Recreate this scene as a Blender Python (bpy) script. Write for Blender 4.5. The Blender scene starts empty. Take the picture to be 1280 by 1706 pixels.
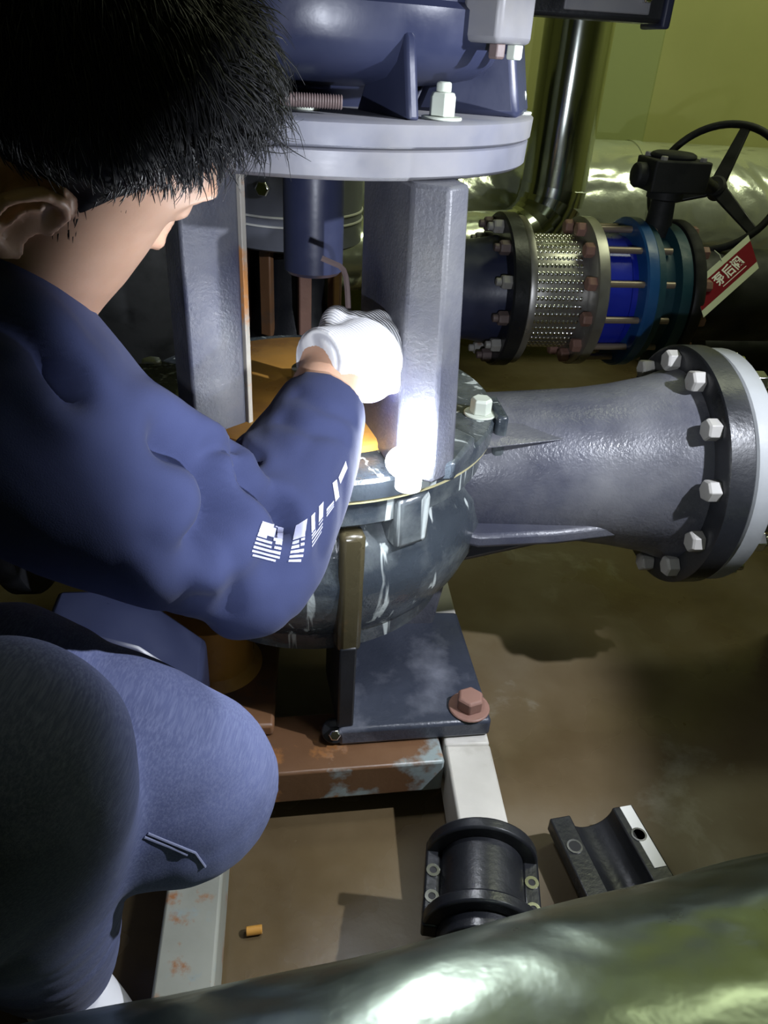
import bpy, bmesh, math, random
import numpy as np
from mathutils import Vector, Matrix, Quaternion, noise
from mathutils.bvhtree import BVHTree
random.seed(7)
S = bpy.context.scene
C = S.collection
PI = math.pi
# ------------------------------------------------------------------ camera
TH, RO, F, H = math.radians(31.3), math.radians(3.7), 1280.0, 1.0
fw = Vector((0, math.cos(TH), -math.sin(TH)))
r0 = Vector((1, 0, 0)); u0 = Vector((0, math.sin(TH), math.cos(TH)))
RX = math.cos(RO)*r0 + math.sin(RO)*u0
UP = math.cos(RO)*u0 - math.sin(RO)*r0
EYE = Vector((0, 0, H))
cam = bpy.data.cameras.new('camera'); co = bpy.data.objects.new('camera', cam); C.objects.link(co)
cam.sensor_fit = 'HORIZONTAL'; cam.sensor_width = 36; cam.lens = 36*F/1280; cam.clip_start = .02
co.matrix_world = Matrix((RX, UP, -fw)).transposed().to_4x4()
co.location = EYE
S.camera = co
def ray(u, v): return fw + RX*((u-640)/F) - UP*((v-853)/F)
def P(u, v, d): return EYE + ray(u, v)*d
def Z(u, v, z):
    r = ray(u, v); return EYE + r*((z-H)/r.z)
def camdir(x, y, z): return (RX*x + UP*y + fw*z).normalized()   # right, up, away
# ------------------------------------------------------------------ light
S.view_settings.view_transform = 'Standard'; S.view_settings.look = 'None'
S.view_settings.gamma = 1; S.view_settings.use_curve_mapping = False
S.view_settings.exposure = .28
w = bpy.data.worlds.new('world'); S.world = w; w.use_nodes = True
w.node_tree.nodes['Background'].inputs[0].default_value = (.5, .6, .35, 1)
w.node_tree.nodes['Background'].inputs[1].default_value = .026
def lamp(kind, name, loc, target, power, color, **k):
    l = bpy.data.lights.new(name, kind); o = bpy.data.objects.new(name, l); C.objects.link(o)
    o.location = loc
    o.rotation_euler = (Vector(target)-Vector(loc)).to_track_quat('-Z', 'Y').to_euler()
    l.energy = power; l.color = color
    for a, b in k.items(): setattr(l, a, b)
    return o
lamp('SPOT', 'torch_beam', (.82, .55, 1.18), (-.02, .93, .45), 62, (.86, .90, 1.0), spot_size=math.radians(66), spot_blend=.4, shadow_soft_size=.012)
lamp('SPOT', 'front_fill', (.10, .04, .845), (-.03, 1.0, .73), 22, (.84, .89, 1.0), spot_size=math.radians(60), spot_blend=.55, shadow_soft_size=.008)  # added spot beside the camera, fills lantern, sleeve and hand
lamp('AREA', 'wall_wash_right', (1.5, 2.0, 2.66), (1.2, 3.3, .8), 30, (.94, 1.0, .66), shape='RECTANGLE', size=1.5, size_y=.8)  # unseen room light, widened and tilted to wash the back wall
lamp('AREA', 'rear_fill', (.5, -1.1, 2.68), (.5, -1.1, 0), .7, (.86, 1.0, .74), shape='RECTANGLE', size=1.2, size_y=.6)  # added unseen fill behind the camera, for ambience and pipe reflections
# ------------------------------------------------------------------ materials
def nt(name, base=(.5,.5,.5), rough=.5, metal=0, spec=.5):
    m = bpy.data.materials.new(name); m.use_nodes = True
    b = m.node_tree.nodes['Principled BSDF']
    b.inputs['Base Color'].default_value = (*base, 1); b.inputs['Roughness'].default_value = rough
    b.inputs['Metallic'].default_value = metal; b.inputs['Specular IOR Level'].default_value = spec
    return m, m.node_tree, b
def node(t, k, **kw):
    n = t.nodes.new(k)
    for a, b in kw.items():
        if a in n.inputs: n.inputs[a].default_value = b
        else: setattr(n, a, b)
    return n
def coord(t, scale=(1,1,1), kind='Object'):
    c = t.nodes.new('ShaderNodeTexCoord'); m = t.nodes.new('ShaderNodeMapping')
    m.inputs['Scale'].default_value = scale
    t.links.new(c.outputs[kind], m.inputs[0]); return m.outputs[0]
def ramp(t, src, stops):
    r = t.nodes.new('ShaderNodeValToRGB')
    while len(r.color_ramp.elements) < len(stops): r.color_ramp.elements.new(.5)
    for e, (p, c) in zip(r.color_ramp.elements, stops):
        e.position = p; e.color = (*c, 1) if len(c) == 3 else c
    t.links.new(src, r.inputs[0]); return r.outputs[0]
def noi(t, vec, scale, detail=4, rough=.55, dist=0):
    n = node(t, 'ShaderNodeTexNoise', Scale=scale, Detail=detail, Roughness=rough, Distortion=dist)
    t.links.new(vec, n.inputs['Vector']); return n.outputs['Fac']
def mix(t, fac, a, b):
    m = t.nodes.new('ShaderNodeMix'); m.data_type = 'RGBA'
    for s, i in ((fac, 0), (a, 6), (b, 7)):
        if isinstance(s, (tuple, list)): m.inputs[i].default_value = (*s, 1)
        elif isinstance(s, (int, float)): m.inputs[i].default_value = s
        else: t.links.new(s, m.inputs[i])
    return m.outputs[2]
def bump(t, b, src, strength=.3, dist=.002, prev=None):
    n = node(t, 'ShaderNodeBump', Strength=strength, Distance=dist)
    t.links.new(src, n.inputs['Height'])
    if prev is not None: t.links.new(prev, n.inputs['Normal'])
    t.links.new(n.outputs[0], b.inputs['Normal']); return n.outputs[0]
BW = [(0, (0,0,0)), (1, (1,1,1))]
def thr(t, src, a, b): return ramp(t, src, [(a, (0,0,0)), (b, (1,1,1))])
def painted(name, base, rough=.28, scale=170, strength=.35, wear=None, wfrom=.62, streak=None, rust=None, rfrom=.66, wscale=9, wwid=.1):
    m, t, b = nt(name, base, rough)
    v = coord(t)
    col = ramp(t, noi(t, v, 6), [(.3, tuple(c*.8 for c in base)), (.7, tuple(min(1, c*1.2) for c in base))])
    if wear: col = mix(t, thr(t, noi(t, v, wscale, 6, .6), wfrom, wfrom+wwid), col, wear)
    if streak:
        vs = coord(t, (42, 42, 4.0))
        k = thr(t, noi(t, vs, 1.0, 3, .5, .8), .60, .66)
        col = mix(t, k, col, streak)
    if rust: col = mix(t, thr(t, noi(t, v, 14, 6, .65), rfrom, rfrom+.08), col, rust)
    t.links.new(col, b.inputs['Base Color'])
    t.links.new(ramp(t, noi(t, v, 12), [(.3, (rough*.7,)*3), (.75, (min(1, rough*1.7),)*3)]), b.inputs['Roughness'])
    bump(t, b, noi(t, v, scale, 3, .6), strength, .0015)
    return m
M = {}
M['navy'] = painted('navy_enamel', (.048, .051, .072), .30, 190, .5, wear=(.17, .17, .175), wfrom=.40, wscale=4, wwid=.4)
M['navy_smooth'] = painted('navy_smooth', (.024, .029, .062), .32, 60, .12)
M['volute'] = painted('wet_volute', (.034, .042, .052), .2, 95, .8, wear=(.125, .14, .14), wfrom=.44, streak=(.42, .46, .45), wscale=9, wwid=.25)
M['wetrib'] = painted('wet_rust', (.050, .042, .022), .22, 60, .5, wear=(.13, .075, .03), wfrom=.62)
M['column'] = painted('lantern_paint', (.042, .046, .075), .38, 230, .5, wear=(.19, .19, .18), wfrom=.42, wscale=4, wwid=.4, rust=(.30, .13, .04), rfrom=.73)
M['flange_rim'] = painted('scuffed_rim', (.15, .155, .19), .42, 60, .15, wear=(.26, .25, .235), wfrom=.42, wscale=5, wwid=.35)
M['footpaint'] = painted('foot_paint', (.036, .042, .060), .34, 150, .5, wear=(.20, .21, .25), wfrom=.48, wscale=9, wwid=.3)
M['black'] = painted('black_enamel', (.012, .013, .016), .32, 130, .3)
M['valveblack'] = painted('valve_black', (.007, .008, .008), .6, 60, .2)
M['teal'] = painted('teal_casting', (.012, .055, .075), .45, 60, .3)
M['blue'] = painted('blue_enamel', (.010, .022, .36), .3, 50, .15)
M['bluerim'] = painted('blue_rim', (.012, .075, .22), .35, 60, .2)
M['teel'] = None
M['frame'] = painted('frame_paint', (.22, .225, .19), .5, 40, .3, wear=(.20, .25, .25), wfrom=.55, rust=(.24, .10, .035), rfrom=.53, wscale=16)
M['framewhite'] = painted('frame_white', (.52, .50, .45), .5, 40, .25, wear=(.42, .40, .35), wfrom=.6, rust=(.30, .20, .12), rfrom=.74)
M['framerust'] = painted('frame_rust', (.13, .066, .032), .3, 40, .5, wear=(.25, .30, .30), wfrom=.50, rust=(.26, .115, .04), rfrom=.58, wscale=7, wwid=.06)
M['orange'] = painted('rust_film', (.52, .26, .055), .3, 30, .25, wear=(.40, .19, .05), wfrom=.55)
M['rustbrown'] = painted('rust_brown', (.17, .085, .04), .35, 30, .4, wear=(.10, .07, .05), wfrom=.5)
M['rustbolt'] = painted('rust_bolt', (.24, .13, .10), .55, 60, .6)
M['bolt'] = painted('zinc_bolt', (.50, .54, .46), .42, 60, .1)
M['boltgrey'] = painted('grey_bolt', (.30, .29, .27), .5, 60, .2, rust=(.22, .15, .11), rfrom=.62)
M['zinc'] = nt('zinc_metal', (.6, .6, .6), .3, 1)[0]
M['chrome'] = nt('bright_steel', (.75, .75, .75), .15, 1)[0]
M['steel'] = painted('dull_steel', (.36, .35, .33), .32, 40, .1)
M['steel'].node_tree.nodes['Principled BSDF'].inputs['Metallic'].default_value = .8
M['keysteel'] = painted('key_steel', (.13, .095, .09), .4, 60, .2)
M['rod'] = nt('threaded_rod', (.30, .24, .19), .4, .4)[0]
M['wallgrey'] = painted('casing_grey', (.17, .18, .22), .4, 40, .1)
M['white'] = nt('white_paint', (.8, .8, .76), .5)[0]
M['pipegrey'] = painted('pipe_grey', (.24, .25, .255), .45, 60, .2)
M['edge'] = painted('machined_edge', (.33, .31, .27), .4, 60, .2, rust=(.46, .20, .06), rfrom=.52)
M['gasket'] = nt('pale_gasket', (.50, .46, .26), .4)[0]
M['dark'] = nt('dark_hole', (.006, .006, .007), .7)[0]
M['tagwhite'] = nt('tag_white', (.62, .66, .5), .7, 0, .1)[0]
M['tagred'] = nt('tag_red', (.20, .010, .018), .75, 0, .08)[0]
def clad(name, base, scale=3.0, strength=.5, rough=.16):
    m, t, b = nt(name, base, rough, 1)
    v = coord(t)
    n1 = noi(t, v, scale, 2, .5, .6); n2 = noi(t, v, scale*6, 3, .5)
    p = bump(t, b, n1, strength, .05); bump(t, b, n2, strength*.35, .006, p)
    t.links.new(ramp(t, noi(t, v, scale*4, 4), [(.3, (rough*.9,)*3), (.75, (rough*1.2,)*3)]), b.inputs['Roughness'])
    return m
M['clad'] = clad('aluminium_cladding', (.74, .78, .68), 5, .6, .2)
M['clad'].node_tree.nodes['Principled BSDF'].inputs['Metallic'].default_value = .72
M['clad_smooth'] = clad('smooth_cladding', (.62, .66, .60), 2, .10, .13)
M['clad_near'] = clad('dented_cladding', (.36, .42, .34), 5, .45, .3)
def fabric(name, base, rough=.9, var=.25, scale=(900, 900, 900), dark=None, thread=None):
    m, t, b = nt(name, base, rough, 0, .15)
    v = coord(t)
    col = ramp(t, noi(t, v, 7, 5), [(.3, tuple(c*(1-var) for c in base)), (.7, tuple(c*(1+var) for c in base))])
    if thread:
        vt = coord(t, thread[1]); k = noi(t, vt, 1.0, 2, .6)
        col = mix(t, thr(t, k, .40, .80), col, thread[0])
    t.links.new(col, b.inputs['Base Color'])
    b.inputs['Sheen Weight'].default_value = .04; b.inputs['Sheen Roughness'].default_value = .5
    bump(t, b, noi(t, coord(t, scale), 1, 2), .25, .0006)
    return m
M['jacket'] = fabric('navy_sweatshirt', (.034, .042, .098), var=.15)
M['print'] = nt('reflective_print', (.46, .47, .62), .5)[0]
M['jeans'] = fabric('denim', (.088, .104, .205), var=.2, thread=((.15, .17, .29), (640, 45, 640)))
M['seam'] = fabric('denim_thread', (.22, .24, .36), var=.1)
M['shoe'] = nt('white_shoe', (.75, .75, .78), .5)[0]
M['sole'] = nt('shoe_sole', (.5, .5, .5), .7)[0]
def skinmat():
    m, t, b = nt('skin', (.55, .33, .22), .5, 0, .35)
    v = coord(t)
    t.links.new(ramp(t, noi(t, v, 16, 4), [(.3, (.50, .29, .19)), (.7, (.58, .36, .25))]), b.inputs['Base Color'])
    b.inputs['Subsurface Weight'].default_value = .12
    b.inputs['Subsurface Radius'].default_value = (.01, .004, .002)
    bump(t, b, noi(t, v, 420, 2), .06, .001)
    return m
M['skin'] = skinmat()
M['hair'] = nt('black_hair', (.005, .005, .006), .48, 0, .5)[0]
M['scalp'] = nt('hair_mass', (.004, .004, .005), .7, 0, .15)[0]
def glovemat():
    m, t, b = nt('knit_glove', (.80, .80, .80), .85, 0, .2)
    wv = node(t, 'ShaderNodeTexWave', Scale=80.0, Distortion=.6)
    wv.inputs['Detail'].default_value = 0
    t.links.new(coord(t, (1, .15, .25)), wv.inputs['Vector'])
    t.links.new(ramp(t, wv.outputs['Fac'], [(.1, (.52, .52, .55)), (.6, (.82, .82, .82))]), b.inputs['Base Color'])
    bump(t, b, wv.outputs['Fac'], .6, .0015)
    return m
M['glove'] = glovemat()
M['coating'] = nt('blue_coating', (.22, .22, .62), .5)[0]
def floormat():
    m, t, b = nt('wet_floor', (.2, .15, .08), .4)
    v = coord(t, kind='Generated') if False else coord(t)
    base = ramp(t, noi(t, v, 2.2, 6, .6), [(.28, (.075, .050, .022)), (.5, (.135, .098, .052)), (.72, (.19, .155, .10))])
    base = mix(t, thr(t, noi(t, v, 5, 7, .65, .4), .60, .74), base, (.25, .225, .17))
    base = mix(t, thr(t, noi(t, v, 1.3, 3, .5), .56, .66), base, (.06, .042, .018))
    t.links.new(base, b.inputs['Base Color'])
    t.links.new(ramp(t, noi(t, v, 3, 4), [(.35, (.14,)*3), (.65, (.6,)*3)]), b.inputs['Roughness'])
    bump(t, b, noi(t, v, 60, 4), .15, .002)
    return m
M['floor'] = floormat()
def wallmat():
    m, t, b = nt('olive_wall', (.40, .40, .13), .75)
    v = coord(t)
    t.links.new(ramp(t, noi(t, v, 2, 4), [(.3, (.37, .38, .14)), (.7, (.45, .45, .18))]), b.inputs['Base Color'])
    return m
M['wall'] = wallmat()
M['pilaster'] = nt('pilaster_green', (.33, .37, .15), .6)[0]
M['ceiling'] = nt('ceiling_paint', (.55, .57, .42), .8)[0]
def leds():
    m, t, b = nt('led_lens', (1, 1, 1), .3)
    b.inputs['Emission Color'].default_value = (.9, .95, 1, 1); b.inputs['Emission Strength'].default_value = 170
    return m
M['led'] = leds()
# ------------------------------------------------------------------ mesh building
class MB:
    def __init__(s): s.v = []; s.f = []
    def add(s, vs, fs, m=None):
        k = len(s.v)
        s.v += [tuple(m @ Vector(p)) if m is not None else tuple(p) for p in vs]
        s.f += [tuple(i+k for i in f) for f in fs]; return s
    def box(s, c, d, m=None, taper=1):
        x, y, z = c; a, b, e = d[0]/2, d[1]/2, d[2]/2; q = taper
        vs = [(x-a,y-b,z-e),(x+a,y-b,z-e),(x+a,y+b,z-e),(x-a,y+b,z-e),(x-a*q,y-b*q,z+e),(x+a*q,y-b*q,z+e),(x+a*q,y+b*q,z+e),(x-a*q,y+b*q,z+e)]
        return s.add(vs, [(0,3,2,1),(4,5,6,7),(0,1,5,4),(1,2,6,5),(2,3,7,6),(3,0,4,7)], m)
    def lathe(s, prof, m=None, seg=64, caps=True, wob=None):
        vs = []; fs = []; n = len(prof)
        for i in range(seg):
            a = 2*PI*i/seg
            for r, z in prof:
                k = wob(a, r, z) if wob else r
                vs.append((k*math.cos(a), k*math.sin(a), z))
        for i in range(seg):
            j = (i+1) % seg
            for q in range(n-1): fs.append((i*n+q, j*n+q, j*n+q+1, i*n+q+1))
        if caps:
            fs.append(tuple(i*n for i in range(seg))[::-1]); fs.append(tuple(i*n+n-1 for i in range(seg)))
        return s.add(vs, fs, m)
    def prism(s, poly, z0, z1, m=None, poly1=None):
        n = len(poly); p1 = poly1 or poly
        vs = [(x, y, z0) for x, y in poly] + [(x, y, z1) for x, y in p1]
        fs = [tuple(range(n))[::-1], tuple(range(n, 2*n))] + [(i, (i+1) % n, n+(i+1) % n, n+i) for i in range(n)]
        return s.add(vs, fs, m)
    def tube(s, pts, rad, seg=20, flat=None, m=None):
        pts = [Vector(p) for p in pts]; n = len(pts)
        rad = rad if isinstance(rad, (list, tuple)) else [rad]*n
        t = [(pts[min(i+1, n-1)]-pts[max(i-1, 0)]).normalized() for i in range(n)]
        a = t[0].orthogonal().normalized(); vs = []
        for i in range(n):
            if i: a = (a - t[i]*a.dot(t[i])).normalized()
            b = t[i].cross(a)
            for k in range(seg):
                q = 2*PI*k/seg; vs.append(pts[i] + (a*math.cos(q) + b*math.sin(q))*rad[i])
        fs = [tuple(range(seg))[::-1], tuple(range((n-1)*seg, n*seg))]
        for i in range(n-1):
            for k in range(seg):
                j = (k+1) % seg; fs.append((i*seg+k, i*seg+j, (i+1)*seg+j, (i+1)*seg+k))
        return s.add(vs, fs, m)
    def ball(s, c, r, sc=(1,1,1), m=None, seg=20, rot=None):
        prof = [(max(1e-4, math.sin(PI*i/12)), -math.cos(PI*i/12)) for i in range(13)]
        mm = Matrix.Translation(c) @ (rot.to_4x4() if rot else Matrix()) @ Matrix.Diagonal((r*sc[0], r*sc[1], r*sc[2], 1))
        return s.lathe(prof, (m @ mm) if m is not None else mm, seg)
    def mesh(s, name):
        me = bpy.data.meshes.new(name); me.from_pydata(s.v, [], s.f); me.update()
        bm = bmesh.new(); bm.from_mesh(me); bmesh.ops.remove_doubles(bm, verts=bm.verts, dist=1e-6)
        bmesh.ops.recalc_face_normals(bm, faces=bm.faces); bm.to_mesh(me); bm.free(); return me
    def build(s, name, mat, parent=None, bevel=0, loc=None, ang=40, seg=2):
        return link(s.mesh(name), name, mat, parent, bevel, loc, ang, seg)
def link(me, name, mat, parent=None, bevel=0, loc=None, ang=40, seg=2):
    o = bpy.data.objects.new(name, me); C.objects.link(o)
    if mat is not None: me.materials.append(mat)
    me.shade_smooth()
    if ang < 180: me.set_sharp_from_angle(angle=math.radians(ang))
    if parent: o.parent = parent
    if loc is not None: o.location = loc
    if bevel:
        b = o.modifiers.new('bevel', 'BEVEL'); b.width = bevel; b.segments = seg; b.limit_method = 'ANGLE'; b.angle_limit = math.radians(40)
        b.harden_normals = False
    return o
def thing(name, label, cat, loc=(0,0,0), rz=0, group=None):
    o = bpy.data.objects.new(name, None); C.objects.link(o); o.location = loc; o.rotation_euler = (0, 0, rz)
    o.empty_display_size = .05
    return tag(o, label, cat, group)
def tag(o, label, cat, group=None):
    o['label'] = label; o['category'] = cat
    if group: o['group'] = group
    return o
def struct(o): o['kind'] = 'structure'; return o
def along(p, d, roll=0):   # matrix with local z along d, at p
    return Matrix.Translation(p) @ Vector(d).to_track_quat('Z', 'Y').to_matrix().to_4x4() @ Matrix.Rotation(roll, 4, 'Z')
def hexa(r, h, m, mb=None, washer=0, stud=0):
    mb = mb or MB()
    z = 0
    if washer: mb.lathe([(r*1.5, 0), (r*1.5, washer)], m, 24); z = washer
    pr = [(r*math.cos(PI/3*i), r*math.sin(PI/3*i)) for i in range(6)]
    p2 = [(x*.86, y*.86) for x, y in pr]
    mb.prism(pr, z, z+h*.82, m); mb.prism(pr, z+h*.82, z+h, m, p2)
    if stud: mb.lathe([(r*.55, z+h), (r*.55, z+h+stud*.85), (r*.45, z+h+stud)], m, 16)
    return mb
YAW = math.radians(8)
AX = Vector((-.115, 1.04, 0))
RYAW = Matrix.Rotation(YAW, 4, 'Z')
# ------------------------------------------------------------------ room
def wall(name, c, d, mat):
    o = MB().box((0, 0, 0), d).build(name, mat); o.location = RYAW @ Vector(c); o.rotation_euler = (0, 0, YAW); return struct(o)
wall('floor', (.3, .8, -.05), (6.4, 6.4, .1), M['floor'])
wall('ceiling', (.3, .8, 2.75), (6.4, 6.4, .1), M['ceiling'])
wall('wall_back', (.3, 3.35, 1.35), (6.2, .1, 2.7), M['wall'])
wall('wall_front', (.3, -1.85, 1.35), (6.2, .1, 2.7), M['wall'])
wall('wall_left', (-2.3, .8, 1.35), (.1, 5.2, 2.7), M['wall'])
wall('wall_right', (3.2, .8, 1.35), (.1, 5.2, 2.7), M['wall'])
# ------------------------------------------------------------------ pump
pump = thing('pump', 'dark navy inline pump with open lantern and wet volute bolted on the rusty steel frame', 'pump', AX, YAW)
zc = .56
def vw(a, r, z): return r*(1+.035*math.sin(a+.3)) if .287 < z < .48 else r
MB().lathe([(.02,.255),(.205,.255),(.212,.26),(.212,.285),(.225,.292),(.246,.32),(.262,.36),(.266,.40),(.256,.445),(.235,.472),(.232,.487),(.25,.488),(.254,.492),(.254,.524),(.25,.528),(.02,.528)], None, 96, wob=vw).build('volute', M['volute'], pump)
# raised pads and vertical ribs on the volute
for a in (-62, -107, -150, 30, 75, 120, 165):
    MB().box((.238, 0, .485), (.05, .052, .075), Matrix.Rotation(math.radians(a), 4, 'Z')).build('bolt_boss', M['volute'], pump, .008)
MB().box((0,0,0), (.03, .034, .19), Matrix.Rotation(math.radians(-80), 4, 'Z') @ Matrix.Translation((.246, 0, .385))).build('volute_rib', M['wetrib'], pump, .008)
MB().lathe([(.20,.5285),(.264,.5285),(.2645,.531),(.20,.531)], None, 96).build('gasket', M['gasket'], pump)
cover = MB().lathe([(.12,.5312),(.262,.5312),(.266,.534),(.266,.556),(.262,.560),(.12,.560)], None, 96).build('cover_flange', M['volute'], pump)
for k in range(8):
    a = math.radians(-15.7+45*k)
    hexa(.0155, .022, Matrix.Translation((.244*math.cos(a), .244*math.sin(a), .56)) @ Matrix.Rotation(a, 4, 'Z'), washer=.003).build('bolt', M['bolt'], cover, .001)
# lantern
lan = MB().lathe([(.055,.561),(.195,.561),(.204,.565),(.204,.574),(.198,.578),(.055,.578)], None, 72).build('lantern_base', M['orange'], pump)
lan['label'] = 'orange rust coated lantern floor'
ctop, cbot = .886, .565
rc = [(.091,-.258),(.132,-.276),(.162,-.252),(.150,-.195),(.085,-.085),(.057,-.097)]
rt = [(.088,-.250),(.123,-.266),(.147,-.240),(.138,-.195),(.085,-.085),(.054,-.097)]
MB().prism(rc, cbot, ctop, None, rt).build('lantern_column', M['column'], pump, .004)
def loc(p):
    q = Matrix.Rotation(-YAW, 4, 'Z') @ (Vector((p[0], p[1], 0))-AX); return (q.x, q.y)
l1, l2, l3, l4 = loc(Z(327,735,.57)), loc(Z(376,725,.57)), loc(Z(412,712,.57)), loc(Z(300,700,.57))
lc = [l1, l2, l3, (l3[0]-.01, l3[1]+.03), (l4[0]+.05, l4[1]+.06), l4]
MB().prism(lc, cbot, ctop).build('lantern_column', M['column'], pump, .004)
d2 = Vector((l3[0]-l2[0], l3[1]-l2[1], 0)).normalized()
MB().box((0,0,(cbot+ctop)/2), (.007,.010,ctop-cbot-.01), Matrix.Translation((l3[0]+d2.x*.003, l3[1]+d2.y*.003, 0)) @ Matrix.Rotation(math.atan2(d2.y, d2.x), 4, 'Z')).build('machined_edge', M['edge'], pump, .001)
# column feet
MB().prism([(.105,-.262),(.16,-.262),(.20,-.19),(.15,-.12),(.09,-.16)], .560, .585).build('column_foot', M['volute'], pump, .005)
MB().box((-.235,-.03,.573), (.11,.16,.026)).build('column_foot', M['volute'], pump, .005)
# top plate of lantern, with bolts under it
zt = .886
tp = MB().lathe([(.05,zt),(.252,zt),(.257,zt+.004),(.258,zt+.026),(.255,zt+.028),(.05,zt+.028)], None, 96).build('lantern_top_flange', M['flange_rim'], pump)
for k in range(4):
    a = math.radians(-57+90*k)
    hexa(.016, .018, Matrix.Translation((.235*math.cos(a), .235*math.sin(a), zt)) @ Matrix.Rotation(PI, 4, 'X')).build('bolt', M['bolt'], tp, .001)
# shaft coupling barrel hanging below the plate
MB().lathe([(.006,.735),(.034,.735),(.039,.740),(.039,.90),(.01,.90)], None, 48).build('shaft_sleeve', M['navy_smooth'], pump)
MB().lathe([(.012,.57),(.03,.57),(.03,.60),(.017,.605),(.017,.64),(.012,.64)], None, 32).build('seal_gland', M['steel'], pump)
# nozzle to the right
zn = .444
NM = Matrix.Translation((0, 0, zn)) @ Matrix.Rotation(PI/2, 4, 'Y')
nz = MB()
nz.lathe([(.085,.16),(.108,.20),(.112,.26),(.116,.33),(.121,.41),(.129,.47),(.141,.53),(.154,.567),(.10,.567)], NM, 64)
nozzle = nz.build('discharge_nozzle', M['navy'], pump)
# wedge web between cover and nozzle, ledge and lower sweep of the casting
MB().prism([(.20,-.115),(.22,-.118),(.36,-.085),(.44,-.06),(.44,.02),(.20,.05)], zn+.084, zn+.098, None, [(.20,-.10),(.22,-.10),(.30,-.06),(.36,-.03),(.36,.02),(.20,.05)]).build('nozzle_web', M['navy'], pump, .004)
MB().prism([(.20,-.115),(.24,-.135),(.36,-.128),(.52,-.10),(.52,.10),(.20,.13)], zn-.068, zn-.045).build('nozzle_ledge', M['navy'], pump, .006)
gm = Matrix.Translation((0, 0, 0)) @ Matrix.Rotation(PI/2, 4, 'X')
MB().prism([(.12,.285),(.22,.30),(.36,.335),(.50,.365),(.50,.42),(.18,.42)], -.07, .07, gm).build('lower_gusset', M['black'], pump, .01)
# side strip (bracket between cover and nozzle)
MB().box((.262,-.055,.49), (.018,.075,.155)).build('joint_strip', M['volute'], pump, .005)
# discharge flange and bolts
fl = MB().lathe([(.10,.567),(.184,.567),(.190,.571),(.190,.606),(.186,.610),(.10,.610)], NM, 96).build('discharge_flange', M['black'], pump)
for k in range(12):
    a = math.radians(15+30*k)
    p = NM @ Vector((.166*math.cos(a), .166*math.sin(a), .567))
    hexa(.0165, .020, along(p, (-1,0,0), a)).build('bolt', M['boltgrey'], fl, .001)
# suction side (left)
SM = Matrix.Translation((0, 0, .42)) @ Matrix.Rotation(-PI/2, 4, 'Y')
MB().lathe([(.085,.18),(.10,.22),(.103,.30),(.112,.36),(.128,.40),(.10,.40)], SM, 48).build('suction_nozzle', M['navy'], pump)
MB().lathe([(.10,.40),(.168,.40),(.170,.403),(.170,.43),(.10,.43)], SM, 64).build('suction_flange', M['black'], pump)
b_ = P(225, 1075, 1.0); bx, by = loc(b_)
MB().prism([(-.10,.055),(-.035,.055),(.015,.035),(.085,-.035),(.085,.141-b_.z),(-.10,.141-b_.z)], -.05, .05, Matrix.Translation((bx, by, b_.z)) @ Matrix.Rotation(PI/2, 4, 'X')).build('suction_support', M['navy_smooth'], pump, .008)
# feet
fb = MB().prism([loc((.181,.822)), loc((.140,1.075)), loc((-.07,1.06)), loc((-.045,.782))], .118, .150).build('foot_plate', M['footpaint'], pump, .006)
hexa(.021, .022, along(Vector((*loc(Z(782,1175,.155)), .150)), (0,0,1), .3), washer=.004).build('anchor_bolt', M['rustbolt'], fb, .002)
MB().prism([(-.07,-.01),(.07,-.01),(.10,.20),(-.10,.20)], -.05, .05, Matrix.Translation((.14,.02,.15)) @ Matrix.Rotation(PI/2, 4, 'X')).build('foot_web', M['navy'], pump, .006)
xr, yr = loc(Z(572,1195,.15))
MB().prism([(-.012,-.02),(.012,-.02),(.012,.10),(-.012,.10)], .150, .30, Matrix.Translation((xr, yr, 0)) @ Matrix.Rotation(.1, 4, 'Z')).build('foot_rib', M['black'], pump, .003)
xs, ys = loc(Z(558,1215,.14))
hexa(.009, .012, along(Vector((xs, ys-.006, .14)), (-.1,-.9,.4))).build('drain_plug', M['chrome'], pump, .001)
MB().lathe([(.019,0),(.019,.01)], along(Vector((xs, ys+.004, .136)), (-.1,-.9,.4)), 24).build('drain_boss', M['black'], pump, .002)
lf = [(-.30,-.24),(-.06,-.24),(-.05,.03),(-.30,.03)]
MB().prism(lf, .118, .140).build('foot_plate', M['rustbrown'], pump, .005)
MB().lathe([(.075,.14),(.062,.155),(.062,.24),(.07,.254)], Matrix.Translation((-.155,-.10,0)), 40).build('support_leg', M['orange'], pump)
# ------------------------------------------------------------------ motor
motor = thing('motor', 'navy electric motor with ribbed bell bolted on top of the pump lantern', 'motor', AX+Vector((0,0,zt+.0282)), YAW)
z0 = .0
mf = MB().lathe([(.05,0),(.256,0),(.260,.003),(.261,.022),(.257,.025),(.05,.025)], None, 96).build('motor_flange', M['flange_rim'], motor)
MB().lathe([(.10,.022),(.115,.045),(.16,.050),(.20,.058),(.220,.072),(.230,.09),(.230,.118),(.222,.124),(.222,.136),(.246,.142),(.246,.19),(.238,.196),(.244,.21),(.244,.70),(.20,.74),(.05,.75)], None, 96).build('end_bell', M['navy_smooth'], motor)
for a in (-69, -22, 25, 70, 115, 160, 205, 249):
    m = Matrix.Rotation(math.radians(a), 4, 'Z') @ Matrix.Rotation(PI/2, 4, 'X')
    if a == -22:
        MB().prism([(.13,.02),(.252,.024),(.246,.05),(.236,.10),(.225,.12),(.17,.12)], -.045, .045, m).build('bell_rib', M['navy_smooth'], motor, .008)
    else:
        MB().prism([(.13,.02),(.250,.024),(.246,.04),(.239,.07),(.234,.092),(.226,.10),(.21,.09),(.17,.08)], -.005, .008, m).build('bell_rib', M['navy_smooth'], motor, .004)
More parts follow.
